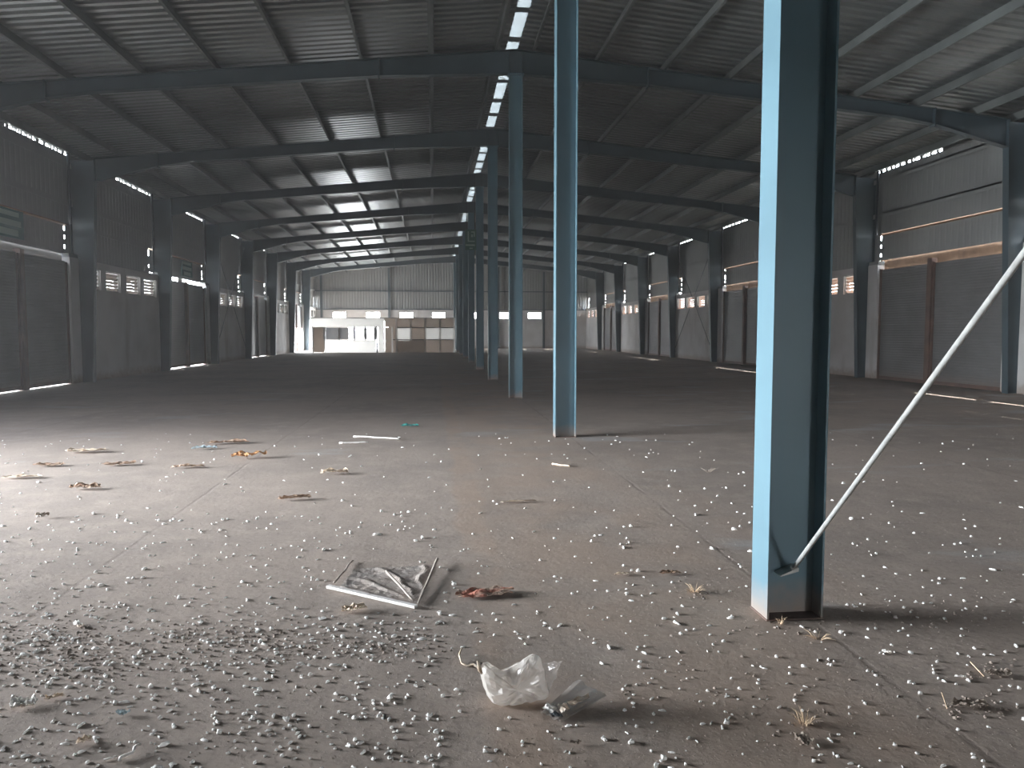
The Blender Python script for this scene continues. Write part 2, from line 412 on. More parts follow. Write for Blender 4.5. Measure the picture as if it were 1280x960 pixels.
    for i in range(len(F)):
        a,b=FE[i],FE[i+1]
        if i%2==0 or True: so_.hexa([(BX+out*.2,a,3.56),(BX+out*1.2,a,3.40),(BX+out*1.2,b,3.40),(BX+out*.2,b,3.56),(BX+out*.2,a,3.62),(BX+out*1.2,a,3.46),(BX+out*1.2,b,3.46),(BX+out*.2,b,3.62)]) if i%2==0 else None
    so_.build('window_hood','ledge',root)
    # door lintel + mullion
    ln=MB()
    for i,a,b in doors:
        m=(F[i]+3.55)
        ln.box(*sorted((BX+out*.02,BX+out*.2)),m-.10,m+.10,0,3.62)
    ln.build('door_post','brownsteel',root)
    vp=MB()
    for i,a,b in doors:
        if L and i==5: vp.box(*sorted((CX+out*.04,CX+out*.06)),a,a+1.2,3.45,3.72); vp.box(*sorted((CX+out*.04,CX+out*.06)),a+2.6,F[i]+3.7,3.45,3.76); continue
        vp.box(*sorted((CX+out*.04,CX+out*.06)),a-.3,b+.3,3.45,3.765 if L else 3.808)
    vp.build('gap_cover','greytan' if L else 'ledge',root)  # plate added outside to hide bright sky in the gap above the shutters
    pt=MB()
    for i,a,b in doors:
        for q in ((a-.6,a+.0),(b,b+.6)): pt.box(*sorted((BX+out*.02,BX+out*.22)),q[0],q[1],BT-.02,3.77)
    pt.build('pier_top','clad',root)
    for i,a,b in doors:
        m=F[i]+3.55; which={1:'nearest',3:'second',5:'third',7:'fourth',9:'farthest'}[i]
        SX=BX+out*.12
        for (s0,s1,nm) in ((a+.03,m-.12,'near'),(m+.12,b-.03,'far')):
            zb=.03 if not L else {3:.058,5:.085}.get(i,.07); ztp={('left',5):3.60}.get((side,i),3.50 if not L else 3.55)
            if L and i==1: zb=3.30; ztp=3.6
            if L and i==9: zb=1.86; ztp=3.56
            st='rolled up' if (L and i==1) else ('half raised' if (L and i==9) else 'closed')
            shutter(side,SX,out,s0,s1,zb,ztp,'%s grey roller shutter, %s half of the %s door pair in the %s wall'%(st,nm,which,side))
    for i in range(len(F)):
        if i%2: continue
        if FE[i]<20: pass
        a,b=FE[i],FE[i+1]
        for j,(w0,w1) in enumerate(WO):
            b1=min(a+w1,b-.12)
            wh={0:'behind the camera',2:'nearest in view',4:'second',6:'third',8:'fourth',10:'last'}[i]
            louvre_window(side,BX,a+w0,b1,2.80,3.43,'%s louvred glass window of the %s row high in the %s masonry wall'%(ORD[j+1],wh,side),'x',out)
    return root
side_wall('left'); side_wall('right')
# ---------------------------------------------------------------- end walls
def end_wall(yy,out,name,label,holes,wins):
    root=empty(name,(XC,yy,0)); tag(root,label,'wall',kind='structure')
    br=MB(); p=sorted((yy,yy+out*.22)); wall_cells(br,'y',p[0],p[1],LBX-.2,RBX+.2,0,3.5,holes); br.build('masonry_base','brick',root)
    cl=MB(); corr_wall_y(cl,yy+out*.12,LCX,XC,3.5,0,out,True); corr_wall_y(cl,yy+out*.12,XC,RCX,3.5,0,out,True); cl.build('ribbed_cladding','clad',root)
    ct=MB()
    for a,b in ((LCX-.06,LCX+.02),(RCX-.02,RCX+.06)): ct.box(a,b,*sorted((yy-out*.03,yy+out*.22)),3.3,6.62)
    ct.build('corner_trim','clad',root)
    gi=MB()
    for z in (5.15,):
        p=sorted((yy+out*.1,yy-out*.05)); gi.box(LCX,RCX,p[0],p[1],z,z+.08)
    p=sorted((yy+out*.1,yy-out*.08)); gi.box(LCX,RCX,p[0],p[1],3.5,3.56)
    gi.build('girt','steel_frame',root)
    return root
fw=[(-8.95,-7.75),(-6.0,-4.75),(-3.0,-1.75),(-.05,1.15),(2.9,4.1),(5.75,6.95),(8.75,10.0),(11.6,12.7)]
zf0,zf1=2.72,3.3
end_wall(YE,1,'wall_back','far end wall, pale masonry below, grey ribbed sheet above',[(a,b,zf0,zf1) for a,b in fw]+[(-7.6,-4.0,-1,2.45)],None)  # low hole: unseen opening added to backlight the partition
for j,(a,b) in enumerate(fw):
    nwin[0]+=1; e=empty('window_%d'%nwin[0],((a+b)/2,YE,zf0)); tag(e,'%s bright window from the left in the far end wall'%ORD[j+1],'window',kind='structure')
    fr=MB(); t=.03
    for q in ((a,b,zf0,zf0+t),(a,b,zf1-t,zf1),(a,a+t,zf0,zf1),(b-t,b,zf0,zf1),((a+b)/2-t/2,(a+b)/2+t/2,zf0,zf1)): fr.box(q[0],q[1],YE+.06,YE+.1,q[2],q[3])
    fr.build('window_frame','winframe',e)
end_wall(YB,-1,'wall_front','end wall behind the camera, masonry below and ribbed sheet above',[(6.0,8.2,-1,2.3)],None)  # the hole is an unseen opening added to brighten the column fronts
# end-wall wind posts
for x in (-3.9,-9.9,6.0,10.2):
    e=empty('wind_post',(x,YE-.20,0)); tag(e,{-3.9:'steel wind post on the far wall, middle of the left bay',-9.9:'steel wind post on the far wall by its left corner',6.0:'steel wind post on the far wall beside the column row',10.2:'steel wind post on the far wall, middle of the right bay'}[x],'post','wind posts of the far wall')
    mb=MB(); z1=ztop(x)+.1; y=YE-.20
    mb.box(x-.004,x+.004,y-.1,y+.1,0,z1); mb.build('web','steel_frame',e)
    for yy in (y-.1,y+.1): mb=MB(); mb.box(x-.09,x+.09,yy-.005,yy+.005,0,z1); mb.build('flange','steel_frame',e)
# ---------------------------------------------------------------- steel frames
def ridge_column(k,y):
    pos={0:'behind the camera',1:'nearest blue steel ridge column, right in front of the camera'}
    lab=('blue steel ridge column behind the camera' if k==0 else 'nearest and largest blue steel ridge column, with a rod bolted to it' if k==1 else '%s blue steel ridge column in the row, counted from the nearest'%ORD[k])
    e=empty('steel_column',(XC,y,0)); tag(e,lab,'column','blue steel columns under the ridge')
    zt=ztop(XC)-.53; d=.15 if k>1 else .152; w=.10; tf=.011; tw=.008
    mb=MB(); mb.box(XC-d+tf,XC+d-tf,y-tw/2,y+tw/2,0,zt); mb.build('web','steel_blue',e)
    for s in (-1,1):
        mb=MB(); x0,x1=sorted((XC+s*d,XC+s*(d-tf))); mb.box(x0,x1,y-w,y+w,0,zt); mb.build('flange','steel_blue',e)
    mb=MB(); mb.box(XC-d-.004,XC+d+.004,y-w-.004,y+w+.004,-.02,.008); mb.build('base_plate','brownsteel',e)
    mb=MB(); mb.box(XC-d-.03,XC+d+.03,y-w-.02,y+w+.02,zt-.014,zt); mb.build('cap_plate','steel_blue',e)
    return e
def wall_column(k,y,side):
    L=side=='left'; s=1 if L else -1         # s points inwards
    xo=(LBX-.14) if L else (RBX+.14)
    ib=(-10.06 if L else 13.90); it=(-9.83 if L else 13.66)
    e=empty('wall_column',(xo,y,0)); who={0:'behind the camera',1:'beside the camera'}.get(k)
    tag(e,('tapered dark steel column on the %s wall %s'%(side,who)) if who else 'tapered dark steel column on the %s wall, level with the %s ridge column'%(side,ORD[k]),'column','tapered columns along the %s wall'%side)
    zt=ztop(ib)-.02; zb=zt-.62
    mb=MB()
    def sh(pts,y0,y1):
        n=len(pts); m_=MB(); m_.add([(x,y0,z) for x,z in pts]+[(x,y1,z) for x,z in pts],[tuple(range(n)),tuple(range(2*n-1,n-1,-1))]+[(i,i+n,(i+1)%n+n,(i+1)%n) for i in range(n)]); return m_
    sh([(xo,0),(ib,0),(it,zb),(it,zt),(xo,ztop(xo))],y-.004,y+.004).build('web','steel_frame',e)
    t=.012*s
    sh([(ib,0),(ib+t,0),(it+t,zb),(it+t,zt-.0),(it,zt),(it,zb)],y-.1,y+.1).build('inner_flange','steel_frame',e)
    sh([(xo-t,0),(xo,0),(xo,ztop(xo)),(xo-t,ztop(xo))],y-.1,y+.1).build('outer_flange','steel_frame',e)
    return e
def beam(k,y,side):
    L=side=='left'; s=-1 if L else 1
    xe=-9.82 if L else 13.65
    e=empty('roof_beam',(XC,y,7)); who={0:'behind the camera',1:'above the camera, out of the picture'}.get(k)
    tag(e,('dark steel roof beam over the %s bay, %s'%(side,who)) if who else 'dark steel roof beam over the %s bay, joined to the %s ridge column'%(side,ORD[k]),'beam','steel roof beams')
    st=[(0,.52),(3.0,.37),(9.0,.30),(9.9,.36),(abs(xe-XC),.66)]
    xs=[(XC+s*d,h) for d,h in st]
    T=[(x,ztop(x)) for x,h in xs]; B=[(x,ztop(x)-h) for x,h in xs]
    mb=MB(); n=len(T)
    for i in range(n-1):
        (a,za),(b,zb)=T[i],T[i+1]; (_,ya),(_,yb)=B[i],B[i+1]
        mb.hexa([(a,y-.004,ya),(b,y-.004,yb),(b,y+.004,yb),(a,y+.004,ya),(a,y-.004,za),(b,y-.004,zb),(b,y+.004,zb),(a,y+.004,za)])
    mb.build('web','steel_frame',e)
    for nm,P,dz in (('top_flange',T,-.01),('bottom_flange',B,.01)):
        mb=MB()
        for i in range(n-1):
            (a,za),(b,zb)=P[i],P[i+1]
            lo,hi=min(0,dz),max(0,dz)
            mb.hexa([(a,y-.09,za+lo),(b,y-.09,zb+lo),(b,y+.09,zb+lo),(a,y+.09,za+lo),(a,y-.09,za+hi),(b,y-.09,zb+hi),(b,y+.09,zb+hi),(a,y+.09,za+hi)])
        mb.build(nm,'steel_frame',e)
    for i in (1,3):
        x=xs[i][0]; mb=MB(); mb.box(x-.014,x+.014,y-.1,y+.1,B[i][1]-.05,T[i][1]+.01)
        sp=mb.build('splice_plate','steel_frame',e)
        mb=MB()
        for zz in (B[i][1]+.05,(B[i][1]+T[i][1])/2,T[i][1]-.06):
            for yy in (-.07,): mb.tube([(x-.035,y+yy,zz),(x+.035,y+yy,zz)],.013,6)
        mb.build('bolt','bolt',sp)
    # stiffeners at the column head and haunch
    mb=MB(); mb.box(XC+s*.145-.005,XC+s*.145+.005,y-.09,y+.09,T[0][1]-.52,ztop(XC+s*.145)); mb.build('stiffener','steel_frame',e)
    x=xs[-1][0]; mb=MB(); mb.box(x-.012,x+.012,y-.1,y+.1,B[-1][1],T[-1][1]); mb.build('end_plate','steel_frame',e)
for k,y in enumerate(F):
    ridge_column(k,y)
    for sd in ('left','right'): wall_column(k,y,sd); beam(k,y,sd)
# rainwater pipes beside wall columns: down from the eave, out through the sheet
def pipe(k,y,side):
    L=side=='left'; out=-1 if L else 1; X=(LCX if L else RCX)-out*.19; yy=y-.34
    mb=MB(); mb.tube([(X,yy,zroof(X)-.06),(X,yy,4.80),(X-out*.0,yy,4.62)],.04,8)
    tag(mb.build('rainwater_pipe','bolt',smooth=True,loc=Vector((X,yy,4.8))),'dark rainwater pipe on the upper %s wall, level with the %s ridge column'%(side,ORD[k]),'pipe','rainwater pipes at the wall columns')
for k,y in enumerate(F):
    if k>=3:
        for sd in ('left','right'): pipe(k,y,sd)
# bracing rods
def rod(p,q,r,label,name='brace_rod'):
    e=empty(name,p); tag(e,label,'rod')
    p,q=Vector(p),Vector(q); d=(q-p).normalized()
    mb=MB(); mb.tube([p+d*.05,q],r,10); mb.build('rod','rod',e,smooth=True)
    return e,d
e,d=rod((XC,3.80,.245),(XC,-2.7,6.7),.0118,'pale grey steel brace rod slanting up from the nearest ridge column')
mb=MB(); a=Vector((XC,3.80,.245)); mb.tube([a+d*.03,a+d*.10],[.0085,.0085],6); mb.build('threaded_end','rod',e)
mb=MB(); mb.tube([a+d*.012,a+d*.036],.019,6); mb.build('nut','rod',e)
mb=MB(); x=XC-.075
mb.hexa([(x,3.765,.228),(XC+.022,3.765,.252),(XC+.022,3.843,.252),(x,3.843,.228),(x,3.765,.234),(XC+.022,3.765,.272),(XC+.022,3.843,.272),(x,3.843,.234)]); mb.build('hill_side_washer','rod',e)
for side in ('left','right'):
    X=LBX+.10 if side=='left' else RBX-.10
    for a,b,t in ((F[6]+.15,F[7]-.15,'rising away from the camera'),(F[7]-.15,F[6]+.15,'rising towards the camera')):
        X+=.05*(1 if side=='left' else -1)*(t[7]=='t')
        e=empty('brace_rod',(X,a,.3)); tag(e,'thin dark cross-brace rod %s on the %s wall'%(t,side),'rod')
        mb=MB(); mb.tube([(X,a,.3),(X,b,6.1)],.014,6); mb.build('rod','steel_frame',e)
# ---------------------------------------------------------------- signs
def panel_sign(name,x,y0,y1,z0,z1,label,rects):
    e=empty(name,(x,(y0+y1)/2,z0)); tag(e,label,'sign')
    mb=MB(); mb.box(x-.02,x+.01,y0,y1,z0,z1); mb.build('board','signboard',e)
    for (a,b,c,d_) in rects:
        mb=MB(); mb.box(x+.01,x+.016,y0+a*(y1-y0),y0+b*(y1-y0),z0+c*(z1-z0),z0+d_*(z1-z0)); mb.build('pale_mark','signpale',e)
panel_sign('wall_sign',LCX+.16,19.7,21.15,3.85,4.56,'dark green board with pale bars on the left wall above the nearest closed shutters',[(.1,.84,.76,.92),(.05,.9,.42,.62),(.2,.8,.08,.3)])
panel_sign('wall_sign',LCX+.16,F[5]+3.0,F[5]+4.4,3.85,4.52,'faint green board with pale bars on the left wall above the third shutter pair',[(.1,.84,.76,.92),(.05,.9,.42,.62),(.2,.8,.08,.3)])
e=empty('hanging_sign',(1.56,30.4,4.75)); tag(e,'dark sign with pale characters hanging beside the fifth ridge column','sign')
mb=MB(); mb.box(1.28,1.72,30.38,30.40,4.7,5.5); mb.build('board','signboard',e)
mb=MB()
for q in ((1.38,1.43,5.05,5.42),(1.52,1.66,5.38,5.42),(1.62,1.66,5.22,5.42),(1.52,1.58,5.2,5.3),(1.38,1.66,5.02,5.06),(1.30,1.66,4.86,4.92),(1.45,1.58,4.75,4.79)): mb.box(q[0],q[1],30.372,30.38,q[2],q[3])
mb.build('pale_characters','signpale',e)
mb=MB(); mb.box(1.33,1.35,30.38,30.40,5.5,7.3); mb.box(1.66,1.68,30.38,30.40,5.5,7.3); mb.build('hanger','bolt',e)
# ---------------------------------------------------------------- office partition in the far left bay
YP=57.0
e=empty('office_partition',(-3.5,YP,0)); tag(e,'office partition with white glazed left part and beige boarded right part, far left bay','partition')
PX0,PX1,PH=-8.85,1.62,2.5
def pp(nm,m,x0,x1,z0,z1,y0=-.02,y1=.02):
    mb=MB(); mb.box(x0,x1,YP+y0,YP+y1,z0,z1); return mb.build(nm,m,e)
def X_(px): # partition position from its place along the wall
    d=Fw+Rt*((px-640)/CF)+Up*((480-420)/CF); return d.x/d.y*YP
pp('upper_board','pale_panel',X_(389),X_(480),1.85,PH)
pp('door_leaf','beige2',X_(392),X_(405),.05,1.84)
pp('door_frame','white_alu',X_(390.5),X_(392),.0,1.9,-.04,.04)
pp('lower_board','pale_panel',X_(406),X_(470),0,.94)
for a,b in ((407,423.5),(425,441),(445,455.5),(458,468)):
    pp('window_pane','glass',X_(a),X_(b),.98,1.8,-.005,.005)
for a in (405.5,424.2,443,456.7,469): pp('upright_strip','white_alu',X_(a)-.08,X_(a)+.08,.94,1.85,-.03,.03)
pp('door_edge','dark_alu',X_(470.5),X_(472),0,1.9,-.05,.05)
pp('door_leaf','pale_panel',X_(473),X_(480.5),0,1.85)
pp('header_board','beige',X_(481),X_(495),1.86,PH)
pp('open_door_leaf','beige2',X_(481),X_(489),0,1.85,.3,.34)
pp('upright_strip','pale_panel',X_(489.3),X_(490.8),0,1.86,-.04,.04)
M['lightgap']=glassy('board_gap_light',(.95,.94,.92),.85,.02,.1)  # pale translucent white stands in for daylight shining between boards
cols=[495.5,513.7,531.5,550,567.5]
for i in range(4):
    a,b=X_(cols[i]),X_(cols[i+1])
    pp('upper_board','beige',a,b,1.84,PH); pp('middle_board','pale_panel' if i!=1 else 'beige',a,b,.96,1.79)
    pp('lower_board','beige2' if i<2 else 'beige',a,b,0,.91 if i else .86)
pp('middle_board','beige',X_(491),X_(495.5),0,1.84)
for cx in cols: pp('upright_strip','lightgap',X_(cx)-.07,X_(cx)+.07,0 if cx!=513.7 else .9,PH,-.04,.04)  # pale strips take the place of light showing through board gaps
pp('rail','dark_alu',X_(495),PX1,1.79,1.84,-.03,.03); pp('rail','dark_alu',X_(491),PX1,.91,.96,-.03,.03); pp('top_rail','white_alu',PX0,PX1,PH,PH+.05,-.04,.04)
# ---------------------------------------------------------------- debris helpers
def lump(seed,n=2,squash=.7,amp=.35,fr=1.6):
    import bmesh
    bm=bmesh.new(); bmesh.ops.create_icosphere(bm,subdivisions=n,radius=1)
    for v in bm.verts:
        k=mnoise.noise(v.co*fr+Vector((seed*7.3,seed*3.1,0))); v.co=v.co*(1+amp*k*1.6); v.co.z=max(v.co.z,-.6)*squash
    zmin=min(v.co.z for v in bm.verts)
    for v in bm.verts: v.co.z-=zmin
    vs=[tuple(v.co) for v in bm.verts]; fs=[tuple(v.index for v in f.verts) for f in bm.faces]; bm.free(); return vs,fs
crumbmesh=[]
for i in range(8):
    vs,fs=lump(i,2 if i<6 else 2,[.9,.75,1.0,.65,.85,.7,.65,.8][i],.5,1.5)
    sx,sy=[(1,.8),(1.3,.6),(.9,.9),(1.6,.55),(1.0,.7),(1.2,.9),(1.9,.5),(.8,.8)][i]
    mb=MB(); mb.add([(x*sx,y*sy,z) for x,y,z in vs],fs)
    me=bpy.data.meshes.new("white_crumb"); me.from_pydata(mb.v,[],mb.f); me.update()
    for p in me.polygons: p.use_smooth=True
    me.materials.append(M['white']); crumbmesh.append((me,mb))
def dens(x,y):
    d=0
    if y>740: d=26 if x<560 else (11 if x<1040 else 10)
    elif y>640: d=21 if x<540 else 8
    elif y>575: d=7 if x<520 else 6
    elif y>540: d=9
    if y>740 and x>560 and y>890: d*=.7
    for cx,cy,rx,ry,a in ((60,805,90,45,60),(300,805,110,28,45),(470,805,90,20,35),(110,770,60,20,20),(180,850,120,20,14),(390,920,90,25,12),(90,735,60,20,8),(1120,765,70,20,22),(730,545,120,18,12),(130,565,150,14,10),(430,770,160,40,14),(860,590,60,20,8)):
        r=((x-cx)/rx)**2+((y-cy)/ry)**2
        if r<2.5: d+=a*math.exp(-r)
    return d
keep=[]
HOLES=[(482,733,72,34),(608,743,46,13),(443,764,22,10),(107,612,24,8),(312,573,26,8),(418,593,24,7),(368,625,26,7),(62,583,24,6),(28,598,26,6),(150,582,20,6),(235,585,20,6),(108,566,24,6),(285,555,24,5),(30,884,28,14),(68,874,16,6),(98,783,20,14),(105,930,14,10),(720,931,12,7),(1250,845,26,11),(1213,884,32,11),(1004,915,16,26),(868,737,18,12),(580,828,16,14),(470,552,50,4),(155,946,30,12),(154,895,10,6),(778,719,18,5),(838,718,22,5)]
def blocked(p):
    if abs(p.x-XC)<.24 and min(abs(p.y-f) for f in F)<.18: return True
    return False
N=0
while N<42000:
    N+=1
    x,y=U(-40,1320),U(541,985)
    if R()*100>dens(x,min(y,959)): continue
    if 596<x<705 and 820<y<880 or 665<x<760 and 855<y<905: continue
    if any(((x-a)/c)**2+((y-b)/d_)**2<1 for a,b,c,d_ in HOLES): continue
    # one try stands for 1/26000 of the area
    keep.append((x,y))
random.shuffle(keep)
TOT=2300
keep=keep[:TOT]
keep.sort(key=lambda q:-q[1])
CELL={}; small=MB(); cnt=0
for (x,y) in keep:
    p=fl(x,y)
    if p.y>13 or blocked(p): continue
    s=U(.0048,.0082)*(1.0 if y>740 else 1.15 if y>680 else 1.4)
    if R()<.16: s*=1.5
    if R()<.25: s*=.65
    a=U(0,6.28); mi=random.randrange(8); CELL.setdefault((int(p.x//.05),int(p.y//.05)),[]).append((p.x,p.y,s*1.45*([1,1.3,.9,1.6,1,1.2,1.9,.8][mi])))
    if cnt<300 and -20<x<1300 and y<962:
        o=bpy.data.objects.new("white_crumb",crumbmesh[mi][0]); C.objects.link(o); o.location=(p.x,p.y,-.0005)
        o.rotation_euler=(0,0,a); o.scale=(s,s,s)
        tag(o,'small white crumb among the nearest scattered on the dusty floor','crumb','white crumbs nearest the camera'); cnt+=1
    else:
        b=crumbmesh[mi][1]; ca,sa=math.cos(a)*s,math.sin(a)*s
        small.add([(p.x+vx*ca-vy*sa,p.y+vx*sa+vy*ca,vz*s-.0005) for vx,vy,vz in b.v],b.f)
o=small.build('scattered_crumbs','white',smooth=True); tag(o,'countless small white crumbs scattered farther across the dusty floor','crumbs',kind='stuff')
# grit
gr=MB(); vs0,fs0=lump(3,1,.6,.4,1.7)
def grit(x,y,s):
    if ((x-482)/76)**2+((y-733)/36)**2<1: return
    p=fl(x,y); a=U(0,6.28); ca,sa=math.cos(a)*s,math.sin(a)*s; k=U(.5,1)
    cx,cy=int(p.x//.05),int(p.y//.05)
    for i in (-1,0,1):
        for j in (-1,0,1):
            for qx,qy,qr in CELL.get((cx+i,cy+j),()):
                if math.hypot(qx-p.x,qy-p.y)<qr+s*1.6: return
    gr.add([(p.x+vx*ca-vy*sa*k,p.y+vx*sa+vy*ca*k,vz*s*.8-.0006) for vx,vy,vz in vs0],fs0)
for cx,cy,rx,ry,n in ((80,815,75,32,420),(300,803,95,22,330),(480,808,75,16,190),(120,835,60,18,60),(1000,785,60,14,40),(900,850,130,60,50),(1220,885,40,14,50),(1240,840,30,12,30),(860,740,30,14,25),(1150,770,90,15,40),(1000,900,40,40,40)):
    for _ in range(n): grit(random.gauss(cx,rx*.6),min(975,random.gauss(cy,ry*.6)),U(.004,.011))
for _ in range(1600): grit(U(0,1280),U(600,965),U(.0018,.0045))
o=gr.build('grit','grit'); tag(o,'dark earth grit strewn over the floor near the camera','grit',kind='stuff')
# generic pieces -------------------------------------------------------------
def crumpled(name,mt,px,py,w,d,h,ang,seed,label,cat,curl=.5,nx=14,ny=8,thick=.0015,jag=.25,group=None,z0=.002):
    """a crumpled leaf / scrap: noisy curled sheet with its own thickness, centred on a floor point"""
    p=fl(px,py); ca,sa=math.cos(ang),math.sin(ang); top=[]
    for j in range(ny+1):
        for i in range(nx+1):
            u=i/nx*2-1; v=j/ny*2-1
            e1=1-jag*abs(mnoise.noise(Vector((u*2.3,seed,3))))*2-.25*u*u
            e2=1-jag*abs(mnoise.noise(Vector((v*2.3,seed+9,1))))*2-.1*v*v
            x=u*w/2*e2; y=v*d/2*e1
            q=Vector((u*1.7+seed*3.7,v*1.7,seed))
            z=h*(.35+.55*abs(mnoise.noise(q))*1.8+.25*abs(mnoise.noise(q*2.7)))
            z+=h*curl*(v*v*.8 if seed%2 else u*u*.5+v*v*.3)
            ed=max(abs(u),abs(v))
            z*= .35+.65*(1-ed**3*(.6 if mnoise.noise(Vector((u,v,seed+4)))>0 else .1))
            x+=mnoise.noise(q*1.9)*w*.05; y+=mnoise.noise(q*2.1+Vector((5,5,5)))*d*.08
            top.append((x,y,z0+max(z,0)))
    mb=MB(); m=nx+1
    V=[(p.x+x*ca-y*sa,p.y+x*sa+y*ca,z) for x,y,z in top]+[(p.x+x*ca-y*sa,p.y+x*sa+y*ca,max(z-thick,.0)) for x,y,z in top]
    n=len(top); Fc=[]
    for j in range(ny):
        for i in range(nx):
            q=j*m+i; Fc.append((q,q+1,q+m+1,q+m)); Fc.append((q+n,q+m+n,q+m+1+n,q+1+n))
    for i in range(nx): Fc.append((i,i+n,i+1+n,i+1)); q=ny*m+i; Fc.append((q,q+1,q+1+n,q+n))
    for j in range(ny): q=j*m; Fc.append((q,q+m,q+m+n,q+n)); q=j*m+nx; Fc.append((q,q+n,q+m+n,q+m))
    mb.add(V,Fc); o=mb.build(name,mt,loc=Vector((p.x,p.y,0))); tag(o,label,cat,group); return o
def stick(name,mt,a,b,r,label,za=.006,zb=.006,wob=.0,n=6,seg=8,cat='stick',taper=.8,flat=None,group=None):
    A=fl(*a); B=fl(*b); A.z=za; B.z=zb; pts=[]
    side=(B-A).cross(Vector((0,0,1))).normalized()
    for i in range(seg+1):
        t=i/seg; q=A.lerp(B,t)+side*wob*mnoise.noise(Vector((t*3,a[0],a[1])))
        q.z+=abs(wob)*.3*abs(mnoise.noise(Vector((t*3,a[1],2)))); pts.append(q)
    rr=[r*(1-(1-taper)*i/seg) for i in range(seg+1)]
    mb=MB(); mb.tube(pts,rr,n); o=mb.build(name,mt,loc=A,smooth=n>5)
    tag(o,label,cat,group); return o
# ---- plastic bag: an outline turned into a puffy crumpled pouch
def bag():
    base=fl(655,880); e=empty('plastic_bag',base); tag(e,'crumpled milky plastic bag standing on the floor in the foreground','plastic bag')
    k=base.y/CF*1.0*math.hypot(1,0)
    out=[(601,835),(606,829),(614,836),(628,838),(640,834),(655,824),(668,818),(676,824),(679,835),(682,850),(686,868),(680,874),(664,876),(648,880),(630,880),(616,878),(609,868),(603,852)]
    # parametric: resample, bulge front/back
    pts=[]
    n=len(out); K=4
    for i in range(n):
        a,b,c,d_=[Vector((*out[(i+j-1)%n],0)) for j in range(4)]
        for s in range(K):
            t=s/K; pts.append(.5*((2*b)+(c-a)*t+(2*a-5*b+4*c-d_)*t*t+(3*b-a-3*c+d_)*t**3))
    dep=base.dot(Fw)-H*0; dep=(base-Vector((0,0,H))).dot(Fw)
    cx,cy=645,856
    rings=[0,.25,.45,.62,.78,.9,1.0]
    def P(px,py,back):
        x=(px-640)/CF*dep; zz=H+ ( -Fw.z*0 )
        d=Fw+Rt*((px-640)/CF)+Up*((480-py)/CF)
        # plane y = base.y
        t=base.y/d.y; q=Vector((0,0,H))+d*t; q.y+=back; return q
    mb=MB()
    for side in (-1,1):
        b=len(mb.v); m=len(pts)
        for r in rings:
            for p in pts:
                px=cx+(p.x-cx)*r; py=cy+(p.y-cy)*r
                bulge=.058*math.sqrt(max(0,1-r*r))*side
                q=P(px,py,0); nv=Vector((q.x*17,side*2.0,q.z*17))
                v1=mnoise.voronoi(nv*1.3)[0]; cr=(v1[1]-v1[0])
                bulge+=side*(1-r**4)*(.040*cr-.012+.018*mnoise.noise(nv*2.2))
                q.y+=bulge; q.x+=.008*mnoise.noise(nv*2+Vector((3,3,3)))*(1-r*.5); q.z=max(.003,q.z+.008*mnoise.noise(nv*2+Vector((8,3,3))))
                mb.v.append(tuple(q))
        for i in range(len(rings)-1):
            for j in range(m):
                j2=(j+1)%m; f=(b+i*m+j,b+i*m+j2,b+(i+1)*m+j2,b+(i+1)*m+j)
                mb.f.append(f if side<0 else f[::-1])
    mb.build('bag_body','bagwhite',e)
    # thin tied corner standing up behind on the right and a flat film tongue
    mb=MB(); q0=P(676,832,.03); q1=P(706,833,.06); q2=P(702,842,.05); q3=P(686,870,.01)
    pts=[q0,q1,q2,q3]; G=6
    b=len(mb.v)
    for i in range(G+1):
        for j in range(G+1):
            u,v=i/G,j/G; q=q0.lerp(q1,u).lerp(q3.lerp(q2,u),v); w=mnoise.noise(q*40); mb.v.append((q.x,q.y+.012*w,max(.004,q.z+.006*w)))
    for i in range(G):
        for j in range(G): a=b+i*(G+1)+j; mb.f.append((a,a+1,a+G+2,a+G+1))
    mb.build('loose_flap','clearfilm',e)
    mb=MB(); mb.tube([P(597,826,.0),P(600,838,0),P(606,842,0)],[.004,.009,.012],6); mb.build('knot','tan',e,smooth=True)
bag()
